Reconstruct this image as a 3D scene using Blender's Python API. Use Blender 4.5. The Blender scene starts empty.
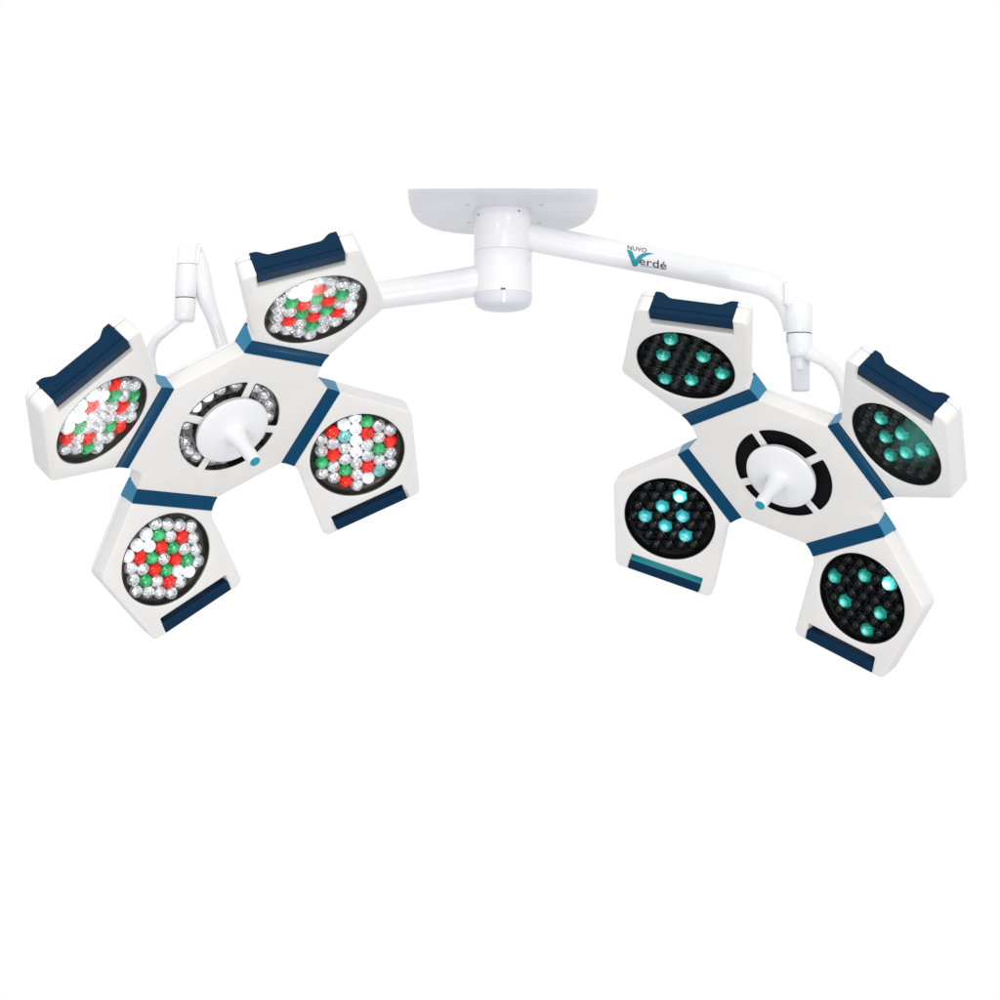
import bpy, bmesh, math, random
from mathutils import Matrix, Vector
random.seed(7)
R = math.radians
scene = bpy.context.scene
COL = scene.collection
U = 0.002                      # one drawing unit is 2 mm
D = 1678.3                     # distance from the lens to the lamp heads, in units
PITCH = R(1.5)
BASE = Vector((0, 0, 1.6))
AX = Vector((1, 0, 0)); AF = Vector((0, math.cos(PITCH), math.sin(PITCH))); AU = Vector((0, -math.sin(PITCH), math.cos(PITCH)))
CB = Matrix((AX, AU, -AF)).transposed()          # columns: right, up, toward the viewer

def W(px, py, z=0.0):
    """photo point at depth z (units, toward the viewer) -> metres in the world"""
    s = (D - z) / D
    return BASE + U * ((px - 500) * s * AX + (500 - py) * s * AU - z * AF)

# ------------------------------------------------------------------ materials
def mat(name):
    m = bpy.data.materials.new(name); m.use_nodes = True
    nt = m.node_tree
    return m, nt, nt.nodes['Principled BSDF']

def plain(name, col, rough=0.4, metal=0.0, spec=0.5, emit=None, estr=0.0, mott=0.0, mscale=30.0, bump=0.0, bscale=400.0, coat=0.0, ior=1.45):
    m, nt, b = mat(name)
    b.inputs['Base Color'].default_value = (*col, 1)
    b.inputs['Roughness'].default_value = rough
    b.inputs['Metallic'].default_value = metal
    b.inputs['IOR'].default_value = ior
    b.inputs['Specular IOR Level'].default_value = spec
    b.inputs['Coat Weight'].default_value = coat
    b.inputs['Coat Roughness'].default_value = 0.08
    if emit:
        b.inputs['Emission Color'].default_value = (*emit, 1)
        b.inputs['Emission Strength'].default_value = estr
    tc = nt.nodes.new('ShaderNodeTexCoord')
    if mott:
        n = nt.nodes.new('ShaderNodeTexNoise'); n.inputs['Scale'].default_value = mscale; n.inputs['Detail'].default_value = 4
        nt.links.new(tc.outputs['Object'], n.inputs['Vector'])
        mx = nt.nodes.new('ShaderNodeMixRGB'); mx.blend_type = 'MIX'
        mx.inputs[1].default_value = (*[c * (1 - mott) for c in col], 1)
        mx.inputs[2].default_value = (*[min(1, c * (1 + mott)) for c in col], 1)
        nt.links.new(n.outputs['Fac'], mx.inputs[0]); nt.links.new(mx.outputs[0], b.inputs['Base Color'])
    if bump:
        n = nt.nodes.new('ShaderNodeTexNoise'); n.inputs['Scale'].default_value = bscale; n.inputs['Detail'].default_value = 2
        nt.links.new(tc.outputs['Object'], n.inputs['Vector'])
        bp = nt.nodes.new('ShaderNodeBump'); bp.inputs['Strength'].default_value = bump; bp.inputs['Distance'].default_value = 0.001
        nt.links.new(n.outputs['Fac'], bp.inputs['Height']); nt.links.new(bp.outputs[0], b.inputs['Normal'])
    return m

def bead(name, col, metal, rough, emit=None, estr=0.0, facet=0.6, vary=0.35, scale=2.6, core=None, halo=False):
    """faceted moulded lens over a reflector"""
    m, nt, b = mat(name)
    b.inputs['Metallic'].default_value = metal; b.inputs['Roughness'].default_value = rough
    tc = nt.nodes.new('ShaderNodeTexCoord'); oi = nt.nodes.new('ShaderNodeObjectInfo')
    add = nt.nodes.new('ShaderNodeVectorMath'); add.operation = 'ADD'
    mp = nt.nodes.new('ShaderNodeVectorMath'); mp.operation = 'SCALE'; mp.inputs[3].default_value = 1 / (U * 6.9)
    nt.links.new(tc.outputs['Object'], mp.inputs[0]); nt.links.new(mp.outputs[0], add.inputs[0]); nt.links.new(oi.outputs['Random'], add.inputs[1])
    v = nt.nodes.new('ShaderNodeTexVoronoi'); v.inputs['Scale'].default_value = scale
    nt.links.new(add.outputs[0], v.inputs['Vector'])
    bp = nt.nodes.new('ShaderNodeBump'); bp.inputs['Strength'].default_value = facet; bp.inputs['Distance'].default_value = 0.004
    nt.links.new(v.outputs['Distance'], bp.inputs['Height']); nt.links.new(bp.outputs[0], b.inputs['Normal'])
    mx = nt.nodes.new('ShaderNodeMixRGB')
    mx.inputs[1].default_value = (*[c * (1 - vary) for c in col], 1); mx.inputs[2].default_value = (*[min(1, c * (1 + vary)) for c in col], 1)
    sp = nt.nodes.new('ShaderNodeSeparateColor'); nt.links.new(v.outputs['Color'], sp.inputs[0])
    nt.links.new(sp.outputs[0], mx.inputs[0]); nt.links.new(mx.outputs[0], b.inputs['Base Color'])
    if emit:
        b.inputs['Emission Color'].default_value = (*emit, 1)
        if core:                     # brighter middle: diode glow, and on the glare lenses painted glare
            fl = nt.nodes.new('ShaderNodeVectorMath'); fl.operation = 'MULTIPLY'; fl.inputs[1].default_value = (1, 1, 0); nt.links.new(mp.outputs[0], fl.inputs[0])
            ln = nt.nodes.new('ShaderNodeVectorMath'); ln.operation = 'LENGTH'; nt.links.new(fl.outputs[0], ln.inputs[0])
            sc_ = nt.nodes.new('ShaderNodeMath'); sc_.operation = 'MULTIPLY'; sc_.inputs[1].default_value = 0.9; nt.links.new(ln.outputs['Value'], sc_.inputs[0]); cr = nt.nodes.new('ShaderNodeValToRGB'); nt.links.new(sc_.outputs[0], cr.inputs[0])
            cr.color_ramp.elements[0].position = 0.12; cr.color_ramp.elements[0].color = (*core, 1)
            cr.color_ramp.elements[1].position = 0.70; cr.color_ramp.elements[1].color = (*emit, 1)
            if halo:  # spill glow painted outward, fading over the added skirt
                e = cr.color_ramp.elements.new(0.93); e.color = (*[c * .75 for c in emit], 1)
                e = cr.color_ramp.elements.new(0.99); e.color = (*[c * .10 for c in emit], 1)
            nt.links.new(cr.outputs[0], b.inputs['Emission Color'])
        ml = nt.nodes.new('ShaderNodeMath'); ml.operation = 'MULTIPLY_ADD'; ml.inputs[1].default_value = estr * 0.8; ml.inputs[2].default_value = estr * 0.6
        nt.links.new(sp.outputs[1], ml.inputs[0]); nt.links.new(ml.outputs[0], b.inputs['Emission Strength'])
    return m

M = {
    'shell': plain('white_moulded_plastic', (0.81, 0.80, 0.772), 0.36, mott=0.012, mscale=9, bump=0.03, bscale=900),
    'back': plain('white_back_cover', (0.80, 0.80, 0.815), 0.35, mott=0.012, mscale=9),
    'arm': plain('white_enamel', (0.855, 0.855, 0.868), 0.27, mott=0.008, mscale=6, coat=0.2),
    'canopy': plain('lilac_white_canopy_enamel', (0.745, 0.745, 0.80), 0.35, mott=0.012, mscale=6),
    'cap': plain('lilac_white_cap', (0.71, 0.71, 0.77), 0.35, mott=0.01),
    'seam': plain('dark_joint_gap', (0.10, 0.10, 0.11), 0.6),
    'softseam': plain('grey_joint_gap', (0.45, 0.45, 0.48), 0.6),
    'strip': plain('satin_blue_plastic', (0.001, 0.055, 0.130), 0.26, spec=0.10, coat=0.05, mott=0.06, mscale=14, bump=0.03, bscale=1200),
    'striplit': plain('blue_plastic_painted_lit', (0.012, 0.20, 0.36), 0.30, mott=0.06, mscale=14),  # lighter copy of the strip blue: top light painted on the ends
    'grip': plain('navy_rubber', (0.002, 0.025, 0.064), 0.40, spec=0.10, mott=0.10, mscale=16, bump=0.06, bscale=1200),
    'gripglow': plain('navy_rubber_painted_teal_light', (0.005, 0.38, 0.42), 0.4),  # teal light on a navy grip, painted into the colour
    'teal': plain('teal_plastic', (0.0, 0.30, 0.36), 0.35, mott=0.08, mscale=80),
    'well': plain('black_reflector_well', (0.004, 0.005, 0.005), 0.35, mott=0.3, mscale=40, spec=0.15),
    'wellgrey': plain('grey_reflector_well', (0.075, 0.073, 0.062), 0.22, metal=0.7, spec=0.3, mott=0.5, mscale=60),
    'black': plain('matt_black_louvre', (0.004, 0.004, 0.005), 0.5, spec=0.08),
    'mirror': plain('polished_reflector', (0.22, 0.225, 0.22), 0.13, metal=1.0),
    'liner': plain('dark_polished_liner', (0.06, 0.06, 0.055), 0.2, metal=0.9),
    'clear': bead('silver_clear_lens', (0.82, 0.85, 0.88), 0.88, 0.13, (0.9, 0.95, 1.0), 0.14, facet=0.65, vary=0.35, scale=2.2),
    'bright': bead('clear_lens_soft_painted_glare', (0.85, 0.87, 0.90), 0.6, 0.2, (0.9, 0.95, 1.0), 0.40, facet=0.30, vary=0.25, scale=2.2),  # weaker glare painted as emission on a clear lens
    'red': bead('red_lens', (0.62, 0.012, 0.010), 0.25, 0.12, (0.9, 0.012, 0.006), 0.34, facet=0.7, vary=0.5, scale=2.2, core=(1.6, 0.12, 0.05)),
    'green': bead('green_lens', (0.03, 0.30, 0.10), 0.35, 0.12, (0.01, 0.35, 0.09), 0.32, facet=0.7, vary=0.5, scale=2.2, core=(0.25, 1.1, 0.55)),
    'cyan': bead('pale_cyan_lens', (0.20, 0.55, 0.50), 0.25, 0.14, (0.20, 0.65, 0.65), 0.22, facet=0.45, vary=0.4),
    'glare': bead('clear_lens_painted_glare', (0.5, 0.5, 0.5), 0.2, 0.12, (0.50, 0.56, 0.60), 0.95, facet=0.5, vary=0.3, core=(1.6, 1.6, 1.58)),  # white lamp glare painted as emission on a clear lens
    'dark': plain('black_unlit_lens', (0.002, 0.003, 0.003), 0.04, spec=0.42),
    'darkrim': plain('black_chrome_collar', (0.035, 0.042, 0.042), 0.12, metal=1.0),
    'lit': bead('lit_teal_lens', (0.008, 0.12, 0.10), 0.1, 0.10, (0.004, 0.27, 0.20), 0.75, facet=0.9, vary=0.6, scale=2.2, core=(0.30, 1.15, 1.05), halo=True),
    'litblue': bead('lit_aqua_lens', (0.02, 0.15, 0.18), 0.1, 0.10, (0.02, 0.42, 0.45), 0.85, facet=0.8, vary=0.5, scale=2.2, core=(0.50, 1.05, 1.15), halo=True),
    'litwhite': bead('lit_bright_aqua_lens', (0.1, 0.4, 0.4), 0.0, 0.15, (0.05, 0.70, 0.60), 1.3, facet=0.4, vary=0.4, scale=2.2, core=(1.8, 2.0, 2.0), halo=True),
    'ink': plain('charcoal_print', (0.035, 0.03, 0.032), 0.5),
    'brass': plain('tan_screw', (0.50, 0.40, 0.30), 0.35, metal=0.6),
    'bluemark': plain('pale_blue_mark', (0.10, 0.42, 0.62), 0.4),
}
def glass():
    m = bpy.data.materials.new('clear_window_pane'); m.use_nodes = True; nt = m.node_tree
    for n in list(nt.nodes): nt.nodes.remove(n)
    out = nt.nodes.new('ShaderNodeOutputMaterial'); mx = nt.nodes.new('ShaderNodeMixShader')
    tr = nt.nodes.new('ShaderNodeBsdfTransparent'); gl = nt.nodes.new('ShaderNodeBsdfGlossy'); gl.inputs['Roughness'].default_value = 0.09
    fr = nt.nodes.new('ShaderNodeFresnel'); fr.inputs['IOR'].default_value = 1.10
    nt.links.new(fr.outputs[0], mx.inputs[0]); nt.links.new(tr.outputs[0], mx.inputs[1]); nt.links.new(gl.outputs[0], mx.inputs[2]); nt.links.new(mx.outputs[0], out.inputs[0])
    return m
M['pane'] = glass()

# ------------------------------------------------------------------ helpers
def finish(name, bm, mats, parent=None, matrix=None, angle=40, recalc=True, cats=None):
    if recalc: bmesh.ops.recalc_face_normals(bm, faces=bm.faces)
    me = bpy.data.meshes.new(name); bm.to_mesh(me); bm.free()
    return link(name, me, mats, parent, matrix, angle)

def smooth(me, angle=40):
    for p in me.polygons: p.use_smooth = True
    me.set_sharp_from_angle(angle=R(angle))

def link(name, me, mats, parent=None, matrix=None, angle=40):
    if mats is not None and not me.materials:
        for m in (mats if isinstance(mats, (list, tuple)) else [mats]): me.materials.append(m)
        smooth(me, angle)
    o = bpy.data.objects.new(name, me); COL.objects.link(o)
    if parent: o.parent = parent
    if matrix is not None: o.matrix_local = matrix
    return o

def thing(name, label, cat, matrix=Matrix(), group=None):
    o = bpy.data.objects.new(name, None); COL.objects.link(o); o.empty_display_size = 0.05
    o.matrix_world = matrix
    o['label'] = label; o['category'] = cat
    if group: o['group'] = group
    return o

def rounded(pts, radii, seg=7):
    """polygon with each corner turned on its own radius"""
    out = []; n = len(pts)
    for i in range(n):
        p = Vector(pts[i]); a = Vector(pts[i - 1]); b = Vector(pts[(i + 1) % n]); r = radii[i]
        if r <= 0: out.append(p); continue
        d1 = (a - p).normalized(); d2 = (b - p).normalized()
        half = d1.angle(d2) / 2
        t = min(r / math.tan(half), (a - p).length * .48, (b - p).length * .48); rr = t * math.tan(half)
        c = p + (d1 + d2).normalized() * (rr / math.sin(half))
        s = p + d1 * t - c; e = p + d2 * t - c
        ang = s.angle_signed(e) * -1
        for k in range(seg + 1):
            q = s.copy(); q.rotate(Matrix.Rotation(ang * k / seg, 2)); out.append(c + q)
    return out

def circle(r, n=72, c=(0, 0)):
    return [Vector((c[0] + r * math.cos(2 * math.pi * i / n), c[1] + r * math.sin(2 * math.pi * i / n))) for i in range(n)]

def slab(loops, z0, z1, bev, flip=1):
    """flat moulded plate from outline + holes, between z0 and z1 (units), rounded edges; returns a mesh in metres"""
    cu = bpy.data.curves.new('tmp', 'CURVE'); cu.dimensions = '2D'; cu.fill_mode = 'BOTH'
    for L in loops:
        sp = cu.splines.new('POLY'); sp.points.add(len(L) - 1); sp.use_cyclic_u = True
        for q, p in zip(sp.points, L): q.co = (p[0] * flip * U, p[1] * U, 0, 1)
    cu.extrude = ((z1 - z0) / 2 - bev) * U; cu.bevel_depth = bev * U; cu.bevel_resolution = 3; cu.offset = -bev * U
    o = bpy.data.objects.new('tmp', cu); COL.objects.link(o)
    dg = bpy.context.evaluated_depsgraph_get(); dg.update()
    me = bpy.data.meshes.new_from_object(o.evaluated_get(dg))
    bpy.data.objects.remove(o); bpy.data.curves.remove(cu)
    me.materials.clear()
    bm = bmesh.new(); bm.from_mesh(me); bpy.data.meshes.remove(me)
    bmesh.ops.translate(bm, verts=bm.verts, vec=(0, 0, (z0 + z1) / 2 * U))
    bmesh.ops.remove_doubles(bm, verts=bm.verts, dist=1e-5)
    bmesh.ops.recalc_face_normals(bm, faces=bm.faces)
    return bm

def lathe(bm, prof, n=48, mat_index=0, scale=U):
    """turn (r, z) points round the z axis"""
    rings = []
    for r, z in prof:
        if r <= 1e-6: rings.append([bm.verts.new((0, 0, z * scale))])
        else: rings.append([bm.verts.new((r * math.cos(2 * math.pi * i / n) * scale, r * math.sin(2 * math.pi * i / n) * scale, z * scale)) for i in range(n)])
    for a, b in zip(rings, rings[1:]):
        for i in range(n):
            j = (i + 1) % n
            if len(a) == 1 and len(b) == 1: continue
            if len(a) == 1: f = bm.faces.new((a[0], b[i], b[j]))
            elif len(b) == 1: f = bm.faces.new((a[i], b[0], a[j]))
            else: f = bm.faces.new((a[i], b[i], b[j], a[j]))
            f.material_index = mat_index
    return bm

def spline(pts, n):
    """Catmull-Rom through tuples of any length"""
    out = []; P = [pts[0]] + list(pts) + [pts[-1]]
    for i in range(1, len(P) - 2):
        for k in range(n):
            t = k / n
            out.append(tuple(0.5 * (2 * b + (c - a) * t + (2 * a - 5 * b + 4 * c - d) * t * t + (3 * b - a - 3 * c + d) * t ** 3) for a, b, c, d in zip(P[i - 1], P[i], P[i + 1], P[i + 2])))
    out.append(tuple(pts[-1])); return out

def tube(bm, path, n=32, up=Vector((0, 0, 1)), flat=1.0, caps=True):
    """path of (world x, y, z, radius)"""
    rings = []; prev = None
    P = [Vector(p[:3]) for p in path]
    for i, p in enumerate(P):
        t = (P[min(i + 1, len(P) - 1)] - P[max(i - 1, 0)]).normalized()
        if prev is None:
            a = t.orthogonal().normalized() if abs(t.dot(up)) > .95 else t.cross(up).normalized()
        else: a = (prev - t * prev.dot(t)).normalized()
        prev = a; b = t.cross(a); r = path[i][3]
        rings.append([bm.verts.new(p + (a * math.cos(2 * math.pi * k / n) + b * math.sin(2 * math.pi * k / n) * flat) * r) for k in range(n)])
    for a, b in zip(rings, rings[1:]):
        for k in range(n): bm.faces.new((a[k], a[(k + 1) % n], b[(k + 1) % n], b[k]))
    if caps: bm.faces.new(rings[0][::-1]); bm.faces.new(rings[-1])
    return bm

# ------------------------------------------------------------------ lamp head, in units (fitted to the photograph)
AXp, AYp, BXp, BYp = 38.2, 83.73, 108.79, 16.78
STRIP_W = 15.2; TAU = 0.313
P1 = (-67.0, 77.5); P2 = (22.5, 148.0); P3 = (107.8, 83.5); LEN = math.hypot(BXp - AXp, BYp - AYp)
WC = (37.4, 57.9); WR = 51.4; RR = 54.6
HUB_T = 21.5; POD_T = 26.0
NOTCH = 20.5; GRIP_W = 12.8; GA, GB = 0.135, 0.875

def pod_frame(qx, qy):
    m = Vector((qx, qy, 1))
    A = Vector((AXp, AYp, 0)); B = Vector((BXp, BYp, 0)); u = (B - A).normalized(); n0 = Vector((-u.y, u.x, 0))
    if n0.x + n0.y < 0: n0 = -n0
    v = n0 * math.cos(TAU) + Vector((0, 0, math.sin(TAU))); vs = n0 * math.cos(TAU / 2) + Vector((0, 0, math.sin(TAU / 2)))
    O = A + vs * STRIP_W
    f = lambda w: Vector((w.x * qx, w.y * qy, w.z))
    fu, fv = f(u), f(v); fn = fu.cross(fv); su = 1
    if fn.z < 0: fu = -fu; fn = -fn; su = -1
    mtx = Matrix(((fu.x, fv.x, fn.x, f(O).x * U), (fu.y, fv.y, fn.y, f(O).y * U), (fu.z, fv.z, fn.z, f(O).z * U), (0, 0, 0, 1)))
    return mtx, su

def lerp2(a, b, t): return Vector((a[0] + (b[0] - a[0]) * t, a[1] + (b[1] - a[1]) * t))
E_DIR = (Vector(P2) - Vector(P1)).normalized(); E_IN = Vector((E_DIR.y, -E_DIR.x))     # into the pod
G1 = lerp2(P1, P2, GA); G2 = lerp2(P1, P2, GB)
def inset(poly, d):
    c = Vector((20, 70)); return [p + (c - p).normalized() * d for p in poly]

def pod_outline(ins=0.0, notch=True, zfac=0):
    pts = [(0, 0), (-3.6, 8.5), (-18.0, 23.5), P1]; rad = [0, 12, 60, 13]
    if notch:
        pts += [G1, G1 + E_IN * NOTCH, G2 + E_IN * NOTCH, G2]; rad += [1.0, 1.2, 1.2, 1.0]
    pts += [P2, P3, (LEN, 0)]; rad += [13, 11, 0]
    L = rounded(pts, rad)
    return inset(L, ins) if ins else L

CACHE = {}
def cached(key, build, mats, angle=40):
    if key not in CACHE:
        bm = build(); me = bpy.data.meshes.new(key[0]); bm.to_mesh(me); bm.free()
        for m in (mats if isinstance(mats, (list, tuple)) else [mats]): me.materials.append(m)
        smooth(me, angle); CACHE[key] = me
    return CACHE[key]

def bm_grip(su, teal):
    """bridge bar: flat front band, deep at both ends, waisted between"""
    bm = bmesh.new(); N = 40; L = (G2 - G1).length - 0.6; rows = []
    for i in range(N + 1):
        s = i / N * L
        e = min(s, L - s)
        k = min(1.0, max(0.0, (e - 5) / 13)); k = k * k * (3 - 2 * k)          # 0 at the horns, 1 along the waist
        depth = POD_T + 1.0 - 6.5 * k
        wo = 0.35; wi = GRIP_W + 4.0 * (1 - k)
        sec = [(wo, -1.6), (wo + 0.9, 0.15), (GRIP_W - 1.2, 0.15), (GRIP_W, -0.9), (GRIP_W, -4.2), (GRIP_W - .8, -5.0), (GRIP_W - .8, -8), (wi - 1.0, -depth + 1), (wi - 2, -depth), (wo + 1, -depth), (wo, -depth + 1), (wo - .0, -6.6), (wo + .9, -6.0), (wo + .9, -5.2), (wo, -4.6)]
        o = G1 + E_DIR * (s + 0.3)
        row = []
        for d, z in sec:
            p = o + E_IN * d; row.append(bm.verts.new((p.x * su * U, p.y * U, z * U)))
        rows.append(row)
    n = len(rows[0])
    for a, b in zip(rows, rows[1:]):
        for k in range(n):
            f = bm.faces.new((a[k], a[(k + 1) % n], b[(k + 1) % n], b[k]))
            if teal and 3 <= k <= 7: f.material_index = 1  # inner faces carry the painted teal light
    bm.faces.new(rows[0]); bm.faces.new(rows[-1])
    bmesh.ops.recalc_face_normals(bm, faces=bm.faces)
    return bm

def bm_well():
    bm = bmesh.new(); r = WR - 0.5
    lathe(bm, [(r, -0.9), (r - 0.6, -1.3), (r - 0.9, -5), (r - 1.6, -8.5), (r - 3, -9.6), (0, -9.6)], 72)
    bmesh.ops.recalc_face_normals(bm, faces=bm.faces)
    for f in bm.faces: f.normal_flip()
    return bm
def bm_pane():
    bm = bmesh.new(); lathe(bm, [(0, -0.75), (WR - 0.55, -0.75)], 72); return bm
def bm_bead(kind):
    bm = bmesh.new(); r = 6.95; h = 4.5
    prof = [(0, h)] + [(r * math.sin(a), h * math.cos(a)) for a in [R(11 * i) for i in range(1, 9)]] + [(r, 0), (r, -2), (r * .8, -3.4)]
    if kind == 'dark':     # flatter cap inside a raised collar
        prof = [(0, 3.2), (1.8, 3.0), (3.4, 2.3), (4.6, 1.2), (5.0, 0.5), (5.3, 1.3), (5.8, 1.8), (6.4, 1.5), (6.8, 0.4), (6.8, -2.8)]
    if kind == 'lit':      # lens with an added glowing skirt that paints its spill on neighbours
        prof = prof[:-2] + [(6.6, -0.6), (7.4, -1.0), (8.2, -1.7), (9.0, -2.6)]
    if kind == 'dark':
        lathe(bm, prof[:5], 28); lathe(bm, prof[4:], 28, 1); bmesh.ops.remove_doubles(bm, verts=bm.verts, dist=1e-7)
    else: lathe(bm, prof, 28)
    bmesh.ops.recalc_face_normals(bm, faces=bm.faces); return bm
def bead_kind(key): return 'dark' if key == 'dark' else 'lit' if key in ('lit', 'litblue', 'litwhite') else 'clear'
def bm_ring_bead():
    bm = bmesh.new(); lathe(bm, [(0, 5.6)] + [(6.7 * math.sin(R(15 * i)), 5.6 * math.cos(R(15 * i))) for i in range(1, 7)] + [(6.7, -2)], 24); bmesh.ops.recalc_face_normals(bm, faces=bm.faces); return bm

AXIAL = [(a, b) for b in range(-3, 4) for a in range(-3, 4) if abs(a + b) <= 3]
PITCH_L = 14.35
def lens_spots(th, off):
    c, s = math.cos(R(th)), math.sin(R(th)); out = []
    for a, b in AXIAL:
        x, y = PITCH_L * (a + b / 2), PITCH_L * b * 3 ** .5 / 2
        out.append((WC[0] + off[0] + x * c - y * s, WC[1] + off[1] + x * s + y * c))
    return out

def slot_loops():
    g = [49, 132.5, 180 + 38.5, 360 - 38.5]; loops = []; ro, ri = RR, 37.0; hw = 4.6
    for i in range(4):
        a0, a1 = g[i], g[(i + 1) % 4] + (360 if i == 3 else 0)
        pts = []
        o0 = a0 + math.degrees(math.asin(hw / ro)); o1 = a1 - math.degrees(math.asin(hw / ro))
        i0 = a0 + math.degrees(math.asin(hw / ri)); i1 = a1 - math.degrees(math.asin(hw / ri))
        for k in range(25):
            a = R(o0 + (o1 - o0) * k / 24); pts.append((ro * math.cos(a), ro * math.sin(a)))
        for k in range(25):
            a = R(i1 + (i0 - i1) * k / 24); pts.append((ri * math.cos(a), ri * math.sin(a)))
        rad = [0] * 50
        loops.append(rounded(pts, [1.6 if j in (0, 24, 25, 49) else 0 for j in range(50)], 4))
    return loops

def hub_outline(ins=0):
    pts = [(AXp, AYp), (BXp, BYp), (98.5, 0), (BXp, -BYp), (AXp, -AYp), (-AXp, -AYp), (-BXp, -BYp), (-98.5, 0), (-BXp, BYp), (-AXp, AYp)]
    rad = [0, 0, 8, 0, 0, 0, 0, 8, 0, 0]
    L = rounded(pts, rad)
    return [p * (1 - ins / 90) for p in L] if ins else L

def bm_strip(qx, qy):
    """blue joint band bent between hub plane and pod plane, a hair proud of both"""
    mtx, su = pod_frame(qx, qy); bm = bmesh.new()
    A = Vector((AXp * qx, AYp * qy, 0)); B = Vector((BXp * qx, BYp * qy, 0))
    u = (B - A).normalized()
    hub_n = Vector((0, 0, 1)); pod_n = mtx.to_3x3() @ Vector((0, 0, 1)); O = mtx.translation / U
    over = 0.25
    rows = []; K = 8
    for k in range(K + 1):
        t = k / K
        base = A.lerp(O, t); n = hub_n.lerp(pod_n, t).normalized(); sag = -1.0 * 4 * t * (1 - t)
        sec = []
        ext = over
        dpt = HUB_T + (POD_T - HUB_T) * t * .6 - 1.0
        e0 = base - u * ext; e1 = base + u * (LEN + ext)
        top = 0.55 + sag * 0.9
        sec = [e0 + n * (top - .8), e0 + u * .8 + n * top, e1 - u * .8 + n * top, e1 + n * (top - .8), e1 - n * dpt, e0 - n * dpt]
        rows.append([bm.verts.new(p * U) for p in sec])
    for a, b in zip(rows, rows[1:]):
        for i in range(6):
            f = bm.faces.new((a[i], a[(i + 1) % 6], b[(i + 1) % 6], b[i]))
            if i in (2, 3, 5, 0) and i in (3, 5): f.material_index = 1  # end faces carry the painted light
    bm.faces.new(rows[0]); bm.faces.new(rows[-1])
    bmesh.ops.recalc_face_normals(bm, faces=bm.faces)
    return bm

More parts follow.
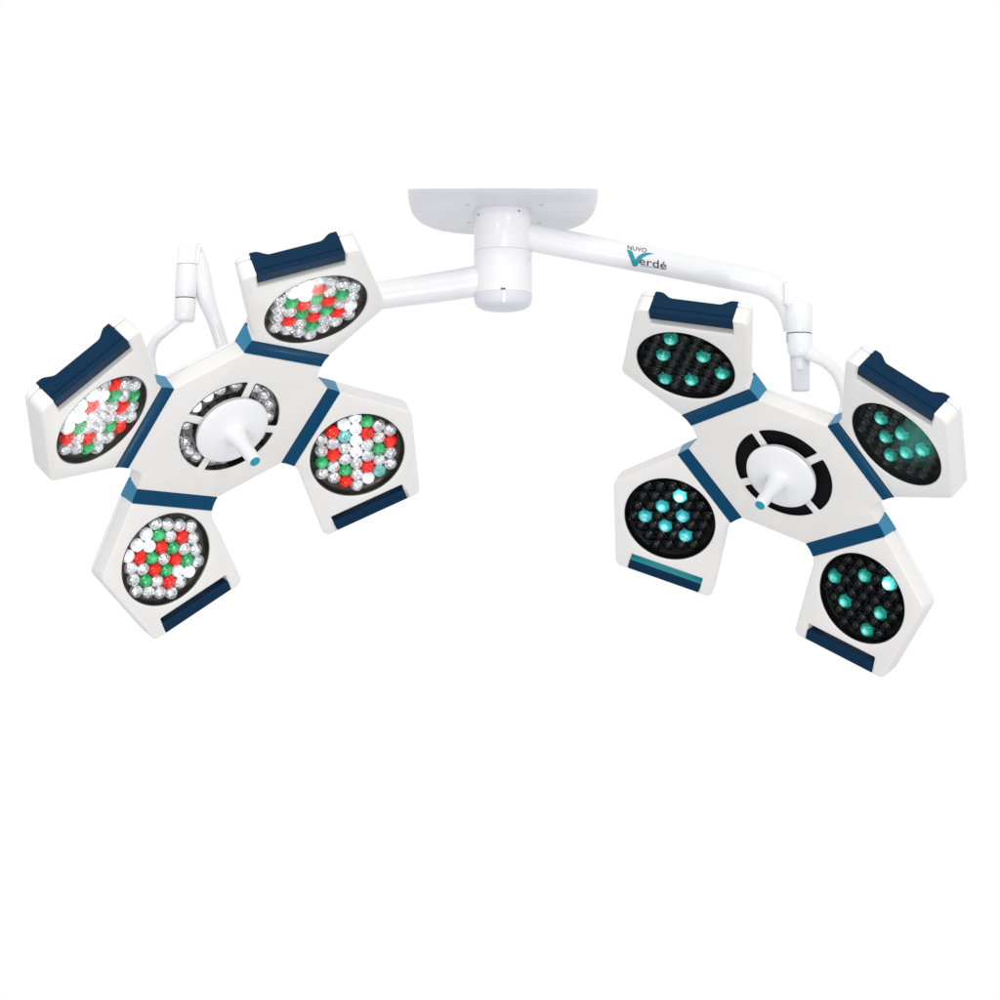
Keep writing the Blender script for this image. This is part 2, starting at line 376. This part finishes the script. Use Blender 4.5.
QUADS = [(-1, 1), (1, 1), (1, -1), (-1, -1)]
def head(label, rot, t, pods, dark):
    rm = CB @ Matrix(rot)
    loc = BASE + U * (CB @ Vector(t))
    root = thing('surgical_light_head', label, 'surgical light', Matrix.Translation(loc) @ rm.to_4x4(), 'lamp heads hanging from the ceiling mount')
    # hub
    hub = link('hub_housing', cached(('hub_housing',), lambda: slab([hub_outline()] + slot_loops(), -HUB_T + 3, 0, 1.7), M['shell'], 35), None, root)
    link('back_cover', cached(('hub_back_cover',), lambda: slab([hub_outline(0.6)], -HUB_T - 2, -HUB_T + 2.6, 1.6), M['back'], 35), None, hub)
    def flo():
        bm = bmesh.new(); lathe(bm, [(RR + 1.5, -1.9), (RR + 1.4, -2.4), (35.4, -2.4), (35.2, -1.9)] if dark else [(RR + 1.5, -1.9), (RR + 1.4, -4), (RR, -8.5), (RR - 4, -10.5), (40, -10.5), (36.5, -9), (35.2, -1.9)], 72); bmesh.ops.recalc_face_normals(bm, faces=bm.faces)
        for f in bm.faces:
            if f.normal.z < -.2: f.normal_flip()
        return bm
    link('reflector_ring', cached(('reflector_ring', dark), flo, M['black'] if dark else M['mirror'], 35), None, hub)
    def liner():
        bm = bmesh.new(); zb = -2.3 if dark else -8.4
        for L in slot_loops():
            c = sum(L, Vector((0, 0))) / len(L); rows = []
            for i, p in enumerate(L):
                t = (L[(i + 1) % len(L)] - L[i - 1]); nrm = Vector((-t.y, t.x)).normalized(); q = p + nrm * 0.45
                rows.append([bm.verts.new((q.x * U, q.y * U, -0.5 * U)), bm.verts.new((q.x * U, q.y * U, zb * U))])
            for a, b in zip(rows, rows[1:] + rows[:1]): bm.faces.new((a[0], b[0], b[1], a[1]))
        return bm
    link('slot_liner', cached(('slot_liner', dark), liner, M['black'] if dark else M['liner'], 35), None, hub)
    if not dark:
        for k, a in enumerate([-26, -6, 14, 34, 62, 84, 101, 120, 146, 176, 194, 210, -54, -74, -110, -128]):
            lit = a in (101, 120)  # these two ring lenses carry the painted white glare
            o = link('lens', cached(('ring_lens', lit), bm_ring_bead, M['glare'] if lit else M['clear']), None, hub)
            o.location = (46.8 * math.cos(R(a)) * U, 46.8 * math.sin(R(a)) * U, -9.0 * U)
    # sterile handle
    def bm_handle():
        bm = bmesh.new()
        lathe(bm, [(30, -1), (36.5, 2.2), (38.6, 3.2), (39.2, 4.6), (38.6, 6.2), (36.8, 7.2), (30, 8.6), (21, 10.0), (15.5, 11.3), (12, 13.2), (10.2, 16), (9.2, 20), (8.3, 27), (7.5, 36), (7.0, 46), (6.8, 53), (6.5, 54.8), (5.9, 55.5), (5.4, 55.6)], 64)
        bmesh.ops.recalc_face_normals(bm, faces=bm.faces); return bm
    h = link('centre_handle', cached(('centre_handle',), bm_handle, M['arm'], 50), None, root)
    def bm_tip():
        bm = bmesh.new(); lathe(bm, [(5.35, 54), (5.35, 55.9), (4.6, 56.5), (2.5, 56.9), (0, 57)], 40); bmesh.ops.recalc_face_normals(bm, faces=bm.faces); return bm
    link('handle_tip', cached(('handle_tip',), bm_tip, M['teal']), None, h)
    rest = []                                      # small lenses past the first hundred
    for (qx, qy) in QUADS:
        mtx, su = pod_frame(qx, qy)
        th, off, codes, keep, teal, plabel = pods[(qx, qy)]
        pod = link('lamp_pod', cached(('lamp_pod', su), lambda: slab([pod_outline(), circle(WR, 96, WC)], -POD_T + 6.5, 0, 1.9, su), M['shell'], 35), None, root, mtx)
        link('back_cover', cached(('pod_back_cover', su), lambda: slab([pod_outline(0.5)], -POD_T, -POD_T + 6.1, 2.6, su), M['back'], 35), None, pod)
        g = link('grip_bar', cached(('grip_bar', su, teal), lambda: bm_grip(su, teal), [M['grip'], M['gripglow']], 30), None, pod)
        if teal: g['label'] = 'navy grip bar with teal light painted on its inner face'
        place = Matrix.Translation((WC[0] * su * U, WC[1] * U, 0))
        link('reflector_well', cached(('reflector_well', dark), bm_well, M['well'] if dark else M['wellgrey'], 50), None, pod, place)
        link('window_pane', cached(('window_pane',), bm_pane, M['pane']), None, pod, place)
        for i, (x, y) in enumerate(lens_spots(th, off)):
            c = codes[i]
            key = {'w': 'clear', 'r': 'red', 'g': 'green', 'c': 'cyan', 'x': 'glare', 'v': 'bright', 'd': 'dark', 'T': 'lit', 'B': 'litblue', 'X': 'litwhite'}[c]
            L = Matrix.Translation((x * su * U, y * U, {'d': -6.6, 'T': -5.2, 'B': -5.2, 'X': -5.2}.get(c, -5.2) * U))
            if c in 'wd' and keep.count('-') and keep[i] == '-':
                rest.append((mtx @ L, key)); continue
            o = link('lens', cached(('lens', key), lambda: bm_bead(bead_kind(key)), [M['dark'], M['darkrim']] if key == 'dark' else M[key], 30), None, pod, L)
            o['label'] = {'w': 'clear silvery lens', 'r': 'red lens', 'g': 'green lens', 'c': 'pale cyan lens', 'x': 'clear lens with painted white glare', 'v': 'clear lens with softer painted glare', 'd': 'dark unlit lens', 'T': 'lit teal lens', 'B': 'lit aqua lens', 'X': 'lit bright aqua lens'}[c]
        if plabel: pod['label'] = plabel
    if rest:
        bm = bmesh.new()
        for mt, key in rest:
            b2 = bm_bead(bead_kind(key)); me = bpy.data.meshes.new('t'); b2.to_mesh(me); b2.free(); me.transform(mt); bm.from_mesh(me); bpy.data.meshes.remove(me)
        o = finish('lens_cluster', bm, [M['dark'], M['darkrim']] if dark else M['clear'], root, angle=30); o['kind'] = 'stuff'
    for (qx, qy) in QUADS:
        link('joint_strip', cached(('joint_strip', qx, qy), lambda: bm_strip(qx, qy), [M['strip'], M['striplit']], 30), None, root)
    return root

ALL = 'k' * 37
def thin(n):            # keep n of 37, drop the others to the shared cluster
    idx = sorted(range(37), key=lambda i: (i * 17) % 37)[:n]
    return ''.join('k' if i in idx else '-' for i in range(37))
SIDE = 'wrwwwwcwggrwwrwwwwwwwwwgwwgrrwrwwwwcw'
MAIN = 'wwwwwrwgwwwgrwwwgrwgrwwwgrwwwrwgwwwww'
def put_at(s, **kw):
    s = list(s)
    for c, idx in kw.items():
        for i in idx: s[i] = c
    return ''.join(s)
left_pods = {
    (-1, 1): (-28, (-1, -.5), put_at('wgwwwwrwrrgwwgwwwwwwwwwrwwrgwwgwwwwrw', x=[28, 22], v=[33, 34, 29, 16]), thin(16), False, None),
    (1, 1): (0, (.5, -1), put_at(MAIN, x=[22, 28, 23], v=[27]), thin(10), False, None),
    (1, -1): (28, (1.5, -1.5), put_at(SIDE, x=[34, 2], v=[3, 7, 12, 18]), ALL, False, None),
    (-1, -1): (0, (.5, .5), put_at(MAIN, x=[14, 13, 22], v=[21, 8, 23]), ALL, False, None),
}
def darkcode(s): return s.replace('w', 'd')
right_pods = {
    (-1, 1): (30, (2, -1), darkcode('wwwwwwTwTTwwwwwwwwwwwwwTwwTwwwwwwwwTw'), thin(20), False, None),
    (1, 1): (0, (-1, 0), darkcode('wwwwwwwTwwwTwwwwTwwTwwwwTwwwwwwTwwwww'), thin(18), False, None),
    (1, -1): (30, (-.5, -.5), darkcode('wwwwwwTwXTwwwwwwwwwwwwwTwwTwwwwwwwwTw'), thin(20), False, None),
    (-1, -1): (0, (1.5, -.5), darkcode('wwwwwwwXwwwBwwwwBwwBwwwwBwwwwwwBwwwww'), thin(20), True, None),
}
HL = ([[0.841, -0.1164, 0.5284], [0.4773, 0.6194, -0.6233], [-0.2548, 0.7764, 0.5765]], (-269.6, 72.4, 0))
HR = ([[0.8525, 0.0044, -0.5227], [-0.3638, 0.7231, -0.5871], [0.3754, 0.6907, 0.6181]], (295.2, 27.2, -74.1))
head('white four-pod surgical light with red and green lenses glowing and painted glare on some clear lenses', *HL, left_pods, False)
head('white four-pod surgical light with dark lenses, a few lit teal', *HR, right_pods, True)

# ------------------------------------------------------------------ ceiling mount
ZM = -150.0
mount_o = W(503, 252, ZM)
mount = thing('ceiling_mount', 'white ceiling mount with lilac canopy plate and round swivel column', 'ceiling mount', Matrix.Translation(mount_o))
SM = (D - ZM) / D                       # units per photo unit at the mount's depth
rc = 29 * SM
ztop = 42 * SM; zbot = -42 * SM
def put(bm, v): bmesh.ops.translate(bm, verts=bm.verts, vec=v); return bm
bm = lathe(bmesh.new(), [(rc - 1.2, ztop + 6), (rc, ztop + 2), (rc, 0.7), (rc - .5, .2), (rc - 1.2, 0)], 64)
col = finish('column', bm, M['arm'], mount, angle=50)
bm = lathe(bmesh.new(), [(rc - 1.6, .4), (rc - .75, .3), (rc - .75, -.5), (rc - 1.6, -.6)], 64); finish('swivel_seam', bm, M['softseam'], mount)
bm = lathe(bmesh.new(), [(rc - 1.2, -.1), (rc - .4, -.3), (rc, -.8), (rc, zbot + 2), (rc - .2, zbot)], 64); finish('swivel_collar', bm, M['arm'], mount, angle=50)
bm = lathe(bmesh.new(), [(rc - .15, zbot - .1), (rc, zbot - 1), (rc - .2, zbot - 7), (rc - 1.2, zbot - 11), (rc - 3.5, zbot - 14.2), (rc - 8, zbot - 16.6), (rc - 14, zbot - 18), (0, zbot - 19)], 64)
cap = finish('column_cap', bm, M['cap'], mount, angle=50)
# drain slot and groove in the cap
bm = bmesh.new(); bmesh.ops.create_cube(bm, size=1); bmesh.ops.scale(bm, verts=bm.verts, vec=(3.6 * U, 1.2 * U, 13 * U)); bmesh.ops.bevel(bm, geom=bm.edges, offset=.4 * U, segments=2)
put(bm, (1 * U, -(rc - .2) * U, (zbot - 7) * U)); finish('cap_rib', bm, M['arm'], cap)
bm = bmesh.new(); bmesh.ops.create_cube(bm, size=1); bmesh.ops.scale(bm, verts=bm.verts, vec=(5.0 * U, 1.0 * U, 1.6 * U)); put(bm, (0, -(rc) * U, (zbot + .9) * U)); finish('cap_slot', bm, M['seam'], cap)
def dot(parent, v, n, r, m, name, ry=1.0):
    bm = bmesh.new(); lathe(bm, [(0, .5), (r * .7, .4), (r, 0), (r, -.6)], 20); q = Vector((0, 0, 1)).rotation_difference(Vector(n)); bmesh.ops.rotate(bm, verts=bm.verts, cent=(0, 0, 0), matrix=q.to_matrix()); put(bm, v)
    return finish(name, bm, m, parent)
for ang, zz, r, m in [(-90 - 57, 34.5, 1.1, 'seam'), (-90 + 33, 36.5, 1.1, 'seam'), (-90 + 60, -8.5, 1.0, 'softseam')]:
    dot(mount, (rc * math.cos(R(ang)) * U, rc * math.sin(R(ang)) * U, zz * U * SM), (math.cos(R(ang)), math.sin(R(ang)), 0), r, M[m], 'set_screw')
# canopy: rounded-square pan
def superell(hx, hy, p, n=96):
    out = []
    for i in range(n):
        a = 2 * math.pi * i / n; c, s = math.cos(a), math.sin(a)
        out.append((math.copysign(abs(c) ** (2 / p), c) * hx, math.copysign(abs(s) ** (2 / p), s) * hy))
    return out
hw = 104.0
def canopy_half(side):
    bm = bmesh.new(); rings = []
    for off, z in [(0, 76), (0, 68), (0.6, 61), (2.2, 56), (5.5, 52), (10.5, 49.4), (18, 47.9), (30, 47.2)]:
        rings.append([bm.verts.new((x * U, (y + 26) * U, (z - 3.5) * U)) for x, y in superell(hw - off, 132 - off, 2.8 - off * .01)])
    n = len(rings[0])
    for a, b in zip(rings, rings[1:]):
        for i in range(n): bm.faces.new((a[i], a[(i + 1) % n], b[(i + 1) % n], b[i]))
    bm.faces.new(rings[0]); bm.faces.new(rings[-1])
    def cut(co, no):
        r = bmesh.ops.bisect_plane(bm, geom=bm.verts[:] + bm.edges[:] + bm.faces[:], plane_co=co, plane_no=no, clear_outer=True)
        bmesh.ops.holes_fill(bm, edges=[e for e in bm.edges if e.is_boundary])
    # trimmed along the sloping ceiling line
    cut((0, 0, CUT_Z * U), (0, -math.sin(CUT_A), math.cos(CUT_A)))
    cut((0, side * .35 * U, 0), (0, -side, 0))
    return bm
CUT_A = R(11.4); CUT_Z = 68.6
canopy = finish('canopy', canopy_half(-1), M['canopy'], mount, angle=40)
finish('canopy', canopy_half(1), M['canopy'], mount, angle=40)
for x, y in [(-38, -38), (41, -38), (-38, 62), (41, 62)]:
    dot(canopy, (x * U, y * U, 43.9 * U), (0, 0, -1), 3.2, M['brass'], 'screw')

# ------------------------------------------------------------------ arms
def T(px, py, z, r): w = W(px, py, z); return (w.x, w.y, w.z, r * U * (D - z) / D)
def box_part(name, m, parent, a, b, z, wa, wb, depth, bev=2.0, ab=None):
    """tapered rounded block from photo point a (top) to b (bottom); wa, wb half-widths"""
    s = (D - z) / D * U
    A, B = W(*a, z), W(*b, z); bm = bmesh.new(); vs = []
    for P, w in ((A, wa), (B, wb)):
        for sx, sy in ((-1, -1), (1, -1), (1, 1), (-1, 1)):
            vs.append(bm.verts.new(P + AX * sx * w * s + Vector((0, 1, 0)) * sy * depth * s))
    for f in [(0, 1, 2, 3), (4, 5, 6, 7), (0, 1, 5, 4), (1, 2, 6, 5), (2, 3, 7, 6), (3, 0, 4, 7)]: bm.faces.new([vs[i] for i in f])
    bmesh.ops.recalc_face_normals(bm, faces=bm.faces)
    bmesh.ops.bevel(bm, geom=bm.edges, offset=bev * s, segments=4, affect='EDGES')
    o = finish(name, bm, m, parent, angle=40)
    return o
def cyl(name, m, parent, prof, z, n=48):
    """stack of (px, py, r) discs on an upright axis"""
    bm = bmesh.new(); rings = []
    for px, py, r in prof:
        c = W(px, py, z); rr = r * U * (D - z) / D
        rings.append([bm.verts.new(c + Vector((math.cos(2 * math.pi * k / n), math.sin(2 * math.pi * k / n), 0)) * rr) for k in range(n)])
    for a, b in zip(rings, rings[1:]):
        for k in range(n): bm.faces.new((a[k], a[(k + 1) % n], b[(k + 1) % n], b[k]))
    bm.faces.new(rings[0]); bm.faces.new(rings[-1])
    return finish(name, bm, m, parent, angle=45)

def local_of(world_pt, parent): return world_pt
def arm_thing(label, origin):
    # children are built in world metres, so the empty stays unrotated and they are shifted under it
    return thing('suspension_arm', label, 'support arm', Matrix.Translation(origin), 'suspension arms on the ceiling mount')
def settle(root):
    inv = root.matrix_world.inverted()
    for o in root.children: o.matrix_parent_inverse = inv

# right arm
ZR = -140.0
ra = arm_thing('white right arm printed with a teal and charcoal logo, ending in a bent elbow', W(535, 237, ZM))
rp = spline([T(515, 233.5, ZM, 14.3), T(560, 243, -148, 13.9), T(640, 258.5, -145, 13.4), T(735, 277.3, -141, 12.9), T(758, 282.2, ZR, 12.6), T(774, 289, ZR - 2, 12.2), T(785, 301, ZR - 3, 11.6), T(791, 315, ZR - 3, 11), T(794, 330, ZR - 3, 10.5)], 8)
finish('arm_tube', tube(bmesh.new(), rp, 40), M['arm'], ra, angle=60)
ZJ = -128.0
box_part('joint_block', M['arm'], ra, (795, 281.5), (795.3, 307), ZJ, 11, 11.5, 9, 2.2)
cyl('joint_collar', M['arm'], ra, [(799, 304, 11.8), (799, 305, 12.8), (799, 312, 13.1), (799, 325, 13.1), (799, 332.6, 12.7), (799, 333.2, 12.2)], ZJ)
cyl('joint_seam', M['seam'], ra, [(799, 332.9, 11.9), (799, 334.6, 11.9)], ZJ)
cyl('joint_sleeve', M['arm'], ra, [(799.3, 334.3, 12.2), (799.4, 335, 12.7), (800, 349, 12.6), (800.3, 354, 11.8), (800.4, 356.5, 9.5)], ZJ)
for px, h0, h1 in [(786.9, 333, 343), (811.6, 333, 341)]:
    cyl('joint_mark', M['bluemark'], ra, [(px, h0, .55), (px, h1, .55)], ZJ + 4, 10)
box_part('joint_tab', M['cap'], ra, (799.6, 350), (800.5, 391.5), ZJ - 8, 9.6, 8.2, 5, 1.0)
cyl('joint_tongue', M['arm'], ra, [(799.2, 352, 6.2), (799.2, 368, 5.6), (799.2, 370.2, 4.8), (799.2, 371, 3.2)], ZJ - 5)
yp = spline([T(800, 348, ZJ + 2, 7.2), T(810, 353.8, ZJ + 4, 6.6), T(824, 361.2, ZJ + 8, 6.0), T(836, 372, ZJ + 12, 5.9), T(843, 387, ZJ + 14, 5.8), T(846, 405, ZJ + 14, 6), T(838, 425, ZJ + 18, 6.2), T(818, 440, ZJ + 30, 6.4), T(800, 455, -88, 6.6)], 8)
finish('yoke', tube(bmesh.new(), yp, 28), M['arm'], ra, angle=60)

# left arm
la = arm_thing('white left arm rising to a tall knuckle behind the colourful lamp head', W(475, 281, ZM))
lp = spline([T(490, 278.5, ZM, 15.4), T(450, 285.5, -148, 15), T(383, 295, -140, 14), T(310, 306, -132, 13), T(276, 318, -128, 12.4), T(258, 338, -126, 12), T(250, 362, -124, 11.6), T(247, 385, -124, 11)], 8)
finish('arm_tube', tube(bmesh.new(), lp, 40), M['arm'], la, angle=60)
sp = spline([T(246, 384, -124, 11), T(236, 376, -122, 9), T(226, 358, -120, 7.6), T(220.8, 341, -119, 6.9), T(213.4, 318, -118, 7.2), T(206.3, 299, -117, 8.9), T(202.2, 278, -116, 9.2), T(199.3, 263, -113, 8.6), T(196.0, 252.5, -110, 8.2)], 8)
finish('spring_arm', tube(bmesh.new(), sp, 32), M['arm'], la, angle=60)
ZL = -108.0
box_part('joint_block', M['arm'], la, (190.2, 243.2), (188.0, 268), ZL, 11.6, 11.2, 10, 3.4)
cyl('joint_collar', M['arm'], la, [(187.6, 265, 10.4), (187.5, 266.2, 11.0), (186, 290, 10.7), (185.6, 297, 10.6), (185.5, 297.8, 10.1)], ZL)
cyl('joint_seam', M['seam'], la, [(185.5, 297.5, 10.0), (185.4, 299.2, 10.0)], ZL)
cyl('joint_sleeve', M['arm'], la, [(185.4, 298.9, 10.1), (185.3, 299.6, 10.6), (184.6, 318, 10.2), (184.4, 320.6, 9.8), (184.3, 321.6, 8.8)], ZL)
yp = spline([T(186, 314, ZL, 4.5), T(178, 321.5, ZL + 2, 4.0), T(166.5, 331, ZL + 4, 4.0), T(157, 339, ZL + 6, 4.4), T(151.5, 349, ZL + 7, 5), T(150, 362, ZL + 7, 5.6), T(156, 385, ZL + 10, 6), T(172, 408, ZL + 24, 6.2), T(200, 428, -46, 6.6)], 8)
finish('yoke', tube(bmesh.new(), yp, 28), M['arm'], la, angle=60)

# printed logo, wrapped on the right tube
seg0 = Vector(rp[10][:3]); seg1 = Vector(rp[22][:3])
def wrap(name, polys, m, lift=0.25, n=1):
    """polys: meshes in photo units (x, y from photo); each vertex is dropped onto the tube's front"""
    axis = (Vector(T(735, 277.3, -141, 1)[:3]) - Vector(T(560, 243, -148, 1)[:3])); A0 = Vector(T(560, 243, -148, 1)[:3]); L = axis.length; ax = axis / L
    cam = BASE - AF * D * U
    bm = polys
    for v in bm.verts:
        px, py = v.co.x, v.co.y
        ray = (W(px, py, 0) - cam).normalized()
        # ray against the tube's cylinder
        t0 = (px - 560) / 175; rad = (13.9 + (12.9 - 13.9) * t0) * U * (D + 146) / D + lift * U
        w0 = cam - A0; a = ray - ax * ray.dot(ax); b = w0 - ax * w0.dot(ax)
        qa = a.dot(a); qb = 2 * a.dot(b); qc = b.dot(b) - rad * rad; disc = max(0, qb * qb - 4 * qa * qc)
        v.co = cam + ray * ((-qb - math.sqrt(disc)) / (2 * qa))
    return finish(name, bm, m, ra, recalc=False, angle=60)
def text_bm(s, size, sx, org, slope, shear=0.0, bold=0.0):
    cu = bpy.data.curves.new('tmp', 'FONT'); cu.body = s; cu.size = size; cu.offset = bold; cu.resolution_u = 4; cu.space_character = 1.0
    o = bpy.data.objects.new('tmp', cu); COL.objects.link(o); dg = bpy.context.evaluated_depsgraph_get(); dg.update()
    me = bpy.data.meshes.new_from_object(o.evaluated_get(dg)); bpy.data.objects.remove(o); bpy.data.curves.remove(cu); me.materials.clear()
    bm = bmesh.new(); bm.from_mesh(me); bpy.data.meshes.remove(me)
    bmesh.ops.subdivide_edges(bm, edges=bm.edges, cuts=1); bmesh.ops.triangulate(bm, faces=bm.faces)
    for v in bm.verts:
        x, y = v.co.x * sx + shear * v.co.y, v.co.y
        v.co = (org[0] + x, org[1] + x * slope - y, 0)
    return bm
SL = 0.178
logo_mats = (M['ink'], M['teal'])
wrap('lettering', text_bm('NUVO', 5.9, 1.16, (627.0, 249.0), SL, 0.03, 0.012), M['ink'])
wrap('lettering', text_bm('erdé', 11.2, 1.36, (638.6, 264.0), SL + .02, 0.0, 0.02), M['ink'])
def poly_bm(pts):
    bm = bmesh.new(); f = bm.faces.new([bm.verts.new((x, y, 0)) for x, y in pts]); bmesh.ops.triangulate(bm, faces=[f]); bmesh.ops.subdivide_edges(bm, edges=bm.edges[:], cuts=5, use_grid_fill=True); bmesh.ops.triangulate(bm, faces=bm.faces[:]); return bm
V = [(626.9, 249.6), (629.4, 249.9), (631.4, 250.7), (632.6, 252.0), (633.6, 254.6), (635.5, 259.9), (636.8, 257.7), (638.4, 255.9), (641, 254.1), (644, 253.0), (648, 252.6), (651.4, 252.9), (653.6, 253.6), (650.5, 254.1), (647.0, 255.2), (643.5, 257.1), (641, 259.3), (639.2, 262.0), (637.9, 264.6), (636.6, 266.3), (634.4, 266.7), (632.6, 265.6)]
wrap('logo_mark', poly_bm(V), M['teal'], 0.32)
wrap('logo_underline', poly_bm([(640, 265.6), (652, 267.0), (664, 269.3), (664, 269.7), (652, 267.5), (640, 266.0)]), M['teal'], 0.3)
settle(ra); settle(la)

# ------------------------------------------------------------------ light: white studio surround
world = bpy.data.worlds.new('World'); scene.world = world; world.use_nodes = True
nt = world.node_tree; bg = nt.nodes['Background']; bg.inputs['Strength'].default_value = 1.0
tc = nt.nodes.new('ShaderNodeTexCoord'); sep = nt.nodes.new('ShaderNodeSeparateXYZ'); nt.links.new(tc.outputs['Generated'], sep.inputs[0])
def ramp(sock, stops):
    r = nt.nodes.new('ShaderNodeValToRGB'); nt.links.new(sock, r.inputs[0])
    while len(r.color_ramp.elements) < len(stops): r.color_ramp.elements.new(.5)
    for e, (p, c) in zip(r.color_ramp.elements, stops): e.position = p; e.color = (*c, 1)
    return r
def to01(sock):
    m = nt.nodes.new('ShaderNodeMath'); m.operation = 'MULTIPLY_ADD'; nt.links.new(sock, m.inputs[0]); m.inputs[1].default_value = .5; m.inputs[2].default_value = .5; return m.outputs[0]
vert = ramp(to01(sep.outputs['Z']), [(0.0, (.60, .60, .64)), (0.30, (.70, .70, .72)), (0.52, (.94, .94, .94)), (0.75, (1.0, 1.0, 1.0)), (1.0, (1.0, 1.0, 1.0))])
back = ramp(sep.outputs['Y'], [(0.55, (0, 0, 0)), (0.85, (1, 1, 1))])
mx = nt.nodes.new('ShaderNodeMixRGB'); nt.links.new(back.outputs[0], mx.inputs[0]); side = ramp(to01(sep.outputs['X']), [(0.05, (.80, .80, .83)), (0.45, (.98, .98, .98)), (0.7, (1, 1, 1))])
ms = nt.nodes.new('ShaderNodeMixRGB'); ms.blend_type = 'MULTIPLY'; ms.inputs[0].default_value = 1
nt.links.new(vert.outputs[0], ms.inputs[1]); nt.links.new(side.outputs[0], ms.inputs[2]); nt.links.new(ms.outputs[0], mx.inputs[1]); mx.inputs[2].default_value = (1.0, 1.0, 1.0, 1)
nt.links.new(mx.outputs[0], bg.inputs[0])

def area(loc, target, size, power, col=(1, 1, 1)):
    l = bpy.data.lights.new('area_lamp', 'AREA'); l.energy = power; l.size = size; l.color = col
    o = bpy.data.objects.new('area_lamp', l); COL.objects.link(o); o.location = loc
    o.rotation_euler = (Vector(target) - Vector(loc)).to_track_quat('-Z', 'Y').to_euler(); return o
area((-0.6, -2.2, 3.6), (0, 0, 1.6), 1.2, 8)
area((0.3, -3.0, 0.2), (0, 0, 1.6), 0.9, 21)
area((-1.3, -3.0, 1.9), (0, 0, 1.5), 0.09, 9)  # this and the next two: lamps added out of view for lens glints
area((1.2, -3.0, 2.6), (0, 0, 1.5), 0.09, 9)
area((0.5, -3.2, 0.9), (0.3, 0, 1.5), 0.09, 7)

def glare_lamp(headpose, q, spot, dist, size, power, col=(1, 1, 1)):
    """a small softbox added out of view to put glare or haze on one window"""
    rm = CB @ Matrix(headpose[0]); loc = BASE + U * (CB @ Vector(headpose[1]))
    mtx, su = pod_frame(*q); full = Matrix.Translation(loc) @ rm.to_4x4() @ mtx
    p = full @ Vector((spot[0] * su * U, spot[1] * U, 0)); n = (full.to_3x3() @ Vector((0, 0, 1))).normalized()
    d = (p - (BASE - AF * D * U)).normalized(); r = d - 2 * d.dot(n) * n
    o = area(p + r * dist, p, size, power, col); o.data.spread = R(16)       # narrow spread: it reaches this window only
    return o
glare_lamp(HL, (-1, 1), (22, 98), 1.3, 0.12, 0.0068)
glare_lamp(HL, (1, 1), (2, 88), 1.3, 0.07, 0.010)
glare_lamp(HR, (1, 1), (36, 94), 1.3, 0.09, 0.0036, (0.15, 1.0, 0.8))  # added teal lamp, stands in for haze inside this window

# ------------------------------------------------------------------ camera
cam = bpy.data.cameras.new('camera'); co = bpy.data.objects.new('camera', cam); COL.objects.link(co)
cam.sensor_width = 36; cam.sensor_fit = 'HORIZONTAL'; cam.lens = 36 * D / 1000; cam.clip_end = 200; cam.clip_start = .05
co.matrix_world = Matrix.Translation(BASE - AF * D * U) @ CB.to_4x4()
scene.camera = co
scene.render.engine = 'CYCLES'; scene.cycles.use_denoising = True
scene.view_settings.view_transform = 'Standard'; scene.view_settings.look = 'None'; scene.view_settings.exposure = 0; scene.view_settings.gamma = 1
